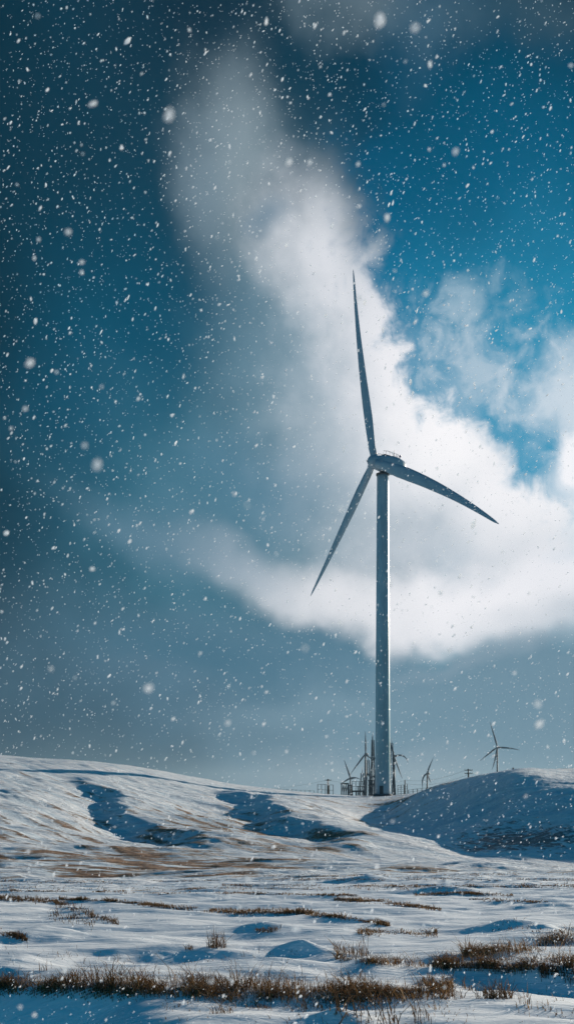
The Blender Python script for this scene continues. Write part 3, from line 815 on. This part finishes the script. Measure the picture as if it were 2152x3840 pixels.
# right band
G = band([(845, 2412), (950, 2420), (1100, 2428), (1250, 2432), (1460, 2425)], [5, 8, 11, 15, 20], 3000, 2.0, 4)
P_.append(blades(G, .15, .0055, .8, (0, 1), 1.0))
G = band([(1160, 2405), (1300, 2390), (1460, 2350)], [8, 16, 28], 1800, 2.0, 5); P_.append(blades(G, .15, .006, .8, (0, 1), 1.0))
G = band([(1360, 2440), (1460, 2452)], [16, 26], 500, 1.4, 6); P_.append(blades(G, .14, .007, .6, (0, .75)))
G = band([(1060, 2470), (1140, 2486)], [12, 22], 500, 1.2, 6); P_.append(blades(G, .13, .0055, .9, (0, .9), 1.0))
# mid lines
G = band([(150, 2262), (260, 2264), (450, 2284), (620, 2296), (740, 2293), (860, 2308), (980, 2328)], [2.5, 3, 5, 5, 6, 5, 3], 5000, 1.3, 7)
P_.append(blades(G, .07, .011, .5, (.15, .95)))
G = band([(-60, 2258), (60, 2262), (150, 2270)], [5, 7, 4], 1600, 1.2, 8); P_.append(blades(G, .10, .011, .5, (0, .85)))
G = band([(140, 2270), (200, 2290), (300, 2324)], [10, 10, 5], 700, 1.6, 9, 1.5); P_.append(blades(G, .09, .009, .6, (0, .85)))
G = band([(120, 2302), (240, 2318)], [14, 16], 350, 1.6, 10); P_.append(blades(G, .08, .009, .6, (0, .7)))
G = band([(-40, 2340), (30, 2350), (70, 2365)], [10, 8, 3], 700, 1.2, 11); P_.append(blades(G, .06, .008, .6, (0, .8)))
G = band([(840, 2262), (960, 2268), (1110, 2288)], [4, 6, 4], 2200, 1.5, 12, 2); P_.append(blades(G, .05, .012, .5, (.2, 1)))
G = band([(1040, 2252), (1150, 2246), (1290, 2252)], [3, 4, 3], 1500, 1.5, 13, 2); P_.append(blades(G, .05, .013, .5, (.2, 1)))
G = band([(900, 2345), (1100, 2350)], [8, 10], 700, 1.5, 13, 2); P_.append(blades(G, .05, .009, .8, (.3, 1)))
for k, (x0, x1, yy, n, th) in enumerate([(-60, 520, 2238, 2200, 4), (300, 900, 2248, 2600, 5), (560, 1500, 2226, 3500, 6), (-60, 700, 2216, 3000, 8), (700, 1500, 2212, 3000, 7),
                                     (1180, 1500, 2262, 1200, 6), (-60, 1500, 2232, 4500, 14), (1050, 1460, 2345, 500, 14), (500, 1500, 2200, 3500, 10)]):
    G = band([(x0, yy), ((x0 + x1) / 2, yy + rs.uniform(-4, 6)), (x1, yy + rs.uniform(-6, 6))], [th * .5] * 3, n // 2, 2.0, 20 + k, 4); P_.append(blades(G, .04, .016, .6, (.25, 1)))
# loose sprigs in the near snow
G = band([(400, 2535), (900, 2548), (1444, 2530)], [30, 36, 40], 420, 2.4, 31); P_.append(blades(G, .05, .006, .9, (.2, 1)))
G = band([(-40, 2405), (500, 2420), (800, 2400)], [26, 26, 20], 160, 2.4, 32); P_.append(blades(G, .07, .005, .9, (.0, .8), 1))
grass_obj('dry_grass', P_, 'dry brown grass in ragged bands across the snow', 'stuff')

def tuft(px, py, r, n, h, label, wid=.006, lean=.4, tone=(0, .85), ry=None, droop=.5):
    c = on_ground([px], [py])[0]
    ang_ = rs.uniform(0, 2 * np.pi, n); rr = np.sqrt(rs.uniform(0, 1, n)) * r
    G = np.stack([c[0] + rr * np.cos(ang_), c[1] + rr * np.sin(ang_) * ((ry or r) / r), np.zeros(n)], -1); G[:, 2] = ground_z(G[:, 0], G[:, 1])
    o = grass_obj('grass_tuft', [blades(G, h, wid, lean, tone, droop)], label, None, 'grass tuft', 'grass tufts in the near snow', c)
    # blades fan out of the middle
    return o
tuft(545, 2382, .12, 120, .2, 'rounded tuft with upright blades on the open snow, upper left of the main grass band', lean=.45)
tuft(478, 2388, .05, 26, .2, 'small thin tuft just left of the rounded upright one', lean=.3)
tuft(1250, 2510, .17, 200, .19, 'bushy tuft casting a shadow at the lower right', lean=.9, ry=.09, droop=1.0)
tuft(1322, 2526, .05, 14, .14, 'few straight stalks at the right of the bushy shadowed tuft', lean=.2)
tuft(1130, 2512, .12, 60, .12, 'low straggling sprig left of the bushy shadowed tuft', lean=.8)
tuft(1180, 2490, .08, 40, .16, 'sparse sprig behind the bushy shadowed tuft', lean=.5)
tuft(565, 2548, .09, 34, .13, 'splayed sprig at bottom centre left', lean=.8, tone=(.1, .9))
tuft(652, 2536, .12, 45, .06, 'flat scattered sprig below the main grass band', lean=1.0, tone=(.2, .9))
tuft(438, 2506, .05, 24, .10, 'stubby sprig hanging on the lower edge of the main grass band', lean=.3)
tuft(925, 2566, .24, 40, .42, 'tall dark arching stalks at the bottom edge, left clump', .009, .55, (0, .6), droop=1.0)
tuft(1062, 2570, .10, 24, .48, 'tall thin stalks at the bottom edge, right clump', .007, .35, (0, .6))
tuft(845, 2540, .05, 10, .3, 'two or three curved stalks behind the rounded snow mound', .009, .4, (.1, .9), droop=1)
tuft(766, 2545, .02, 4, .34, 'single long stalk left of the rounded snow mound', .007, .12, (.1, .5))
tuft(110, 2440, .04, 14, .16, 'thin stalks standing above the left end of the main grass band', .005, .3)
tuft(672, 2338, .18, 130, .12, 'matted brown clump on a small drift in mid snow', .008, .7, ry=.1)
tuft(885, 2400, .22, 140, .22, 'open fan of pale stalks at the left end of the right grass band', .006, .5)
tuft(1290, 2330, .3, 70, .05, 'low sprig on the blue drift at the right', .008, .9)
tuft(468, 1945, .5, 40, 1.0, 'tiny shrub on the left hill skyline', .09, .4, (0, .4))
tuft(505, 1955, .4, 24, .6, 'smaller shrub speck on the left hill skyline', .09, .4, (0, .4))

# ------------------------------------------------------------------ falling snow
def flake_mat():
    m = bpy.data.materials.new('snowflake'); m.use_nodes = True; nt = m.node_tree; nt.nodes.clear()
    o = nt.nodes.new('ShaderNodeOutputMaterial'); d = nt.nodes.new('ShaderNodeBsdfDiffuse'); t = nt.nodes.new('ShaderNodeBsdfTranslucent')
    d.inputs[0].default_value = (.98, .99, 1, 1); t.inputs[0].default_value = (.95, .97, 1, 1)
    x = nt.nodes.new('ShaderNodeMixShader'); x.inputs[0].default_value = .75
    nt.links.new(d.outputs[0], x.inputs[1]); nt.links.new(t.outputs[0], x.inputs[2]); nt.links.new(x.outputs[0], o.inputs[0]); return m
ph = (1 + 5 ** .5) / 2
ICO = np.array([(-1, ph, 0), (1, ph, 0), (-1, -ph, 0), (1, -ph, 0), (0, -1, ph), (0, 1, ph), (0, -1, -ph), (0, 1, -ph), (ph, 0, -1), (ph, 0, 1), (-ph, 0, -1), (-ph, 0, 1)]) / math.sqrt(1 + ph * ph)
IF = np.array([(0, 11, 5), (0, 5, 1), (0, 1, 7), (0, 7, 10), (0, 10, 11), (1, 5, 9), (5, 11, 4), (11, 10, 2), (10, 7, 6), (7, 1, 8),
               (3, 9, 4), (3, 4, 2), (3, 2, 6), (3, 6, 8), (3, 8, 9), (4, 9, 5), (2, 4, 11), (6, 2, 10), (8, 6, 7), (9, 8, 1)])
def flakes(px, py, dist, rad, elong):
    n = len(px)
    c = np.stack([(px - CX) / F * dist, dist, EYE + (HY - py) / F * dist], -1)
    ok = c[:, 2] > ground_z(c[:, 0], c[:, 1], False) + .04
    c, rad, elong = c[ok], rad[ok], elong[ok]; n = len(c)
    t = rs.normal(math.radians(27), .28, n)
    ax = np.stack([np.sin(t), rs.normal(0, .2, n), np.cos(t)], -1); ax /= np.linalg.norm(ax, axis=1)[:, None]
    V = ICO[None] * rs.uniform(.6, 1.35, (n, 12, 1)) * rad[:, None, None]
    pr = (V * ax[:, None]).sum(-1, keepdims=True)
    V = V + ax[:, None] * pr * (elong[:, None, None] - 1)
    return c[:, None] + V
def spread(n, d0, d1, p, r0, rsig, el=(1.1, 2.3)):
    px = rs.uniform(-650, 2100, n); py = rs.uniform(-350, 2620, n); u = rs.uniform(0, 1, n)
    d = (d0 ** (p + 1) + u * (d1 ** (p + 1) - d0 ** (p + 1))) ** (1 / (p + 1))
    return flakes(px, py, d, r0 * np.exp(rs.normal(0, rsig, n)), rs.uniform(el[0], el[1], n))
FV = [spread(34000, 3.5, 12, 1.2, .00155, .35, (1.6, 3.8)), spread(6500, 3, 7, 1, .0021, .4, (1.4, 3.0)), spread(420, 1.4, 3.6, 1, .0024, .35, (1.1, 2.2)), spread(120, .85, 1.7, 1, .0024, .3, (1, 1.6))]
FV = np.concatenate(FV); nf = len(FV)
idx = (np.arange(nf) * 12)[:, None, None] + IF[None]
fme = np_mesh('falling_snow', FV.reshape(-1, 3), idx.ravel(), np.full(nf * 20, 3))
fs = new_obj('falling_snow', fme, flake_mat()); tag(fs, 'white snowflakes drifting down through the air', None, None, 'stuff')

# ------------------------------------------------------------------ haze
HAZE = 0.00005
if HAZE:
    hz = MB(); hz.box((0, 4500, 5), 11000, 12000, 330); ho = hz.build('haze', None)
    ho.data.materials.clear()
    m = bpy.data.materials.new('cold_haze'); m.use_nodes = True; nt = m.node_tree; nt.nodes.clear()
    o = nt.nodes.new('ShaderNodeOutputMaterial'); v = nt.nodes.new('ShaderNodeVolumePrincipled')
    v.inputs['Color'].default_value = (.42, .58, .70, 1); v.inputs['Density'].default_value = HAZE; v.inputs['Anisotropy'].default_value = .2
    nt.links.new(v.outputs[0], o.inputs['Volume']); ho.data.materials.append(m); tag(ho, 'cold pale haze over the plain', None, None, 'stuff')

# ------------------------------------------------------------------ camera and output
cam = bpy.data.cameras.new('camera'); co = bpy.data.objects.new('camera', cam); col.objects.link(co); sc.camera = co
co.location = (0, 0, EYE); co.rotation_euler = (math.radians(90), 0, 0)
cam.sensor_fit = 'VERTICAL'; cam.sensor_height = 36; cam.lens = F / 2576 * 36; cam.shift_y = (HY - 1288) / 2576
cam.clip_start = .05; cam.clip_end = 20000
cam.dof.use_dof = True; cam.dof.focus_distance = 14; cam.dof.aperture_fstop = 4.0
sc.view_settings.view_transform = 'Standard'; sc.view_settings.look = 'None'; sc.view_settings.exposure = .55; sc.view_settings.gamma = 1
sc.render.film_transparent = False
sc.cycles.use_denoising = True; sc.cycles.max_bounces = 6; sc.cycles.volume_bounces = 0
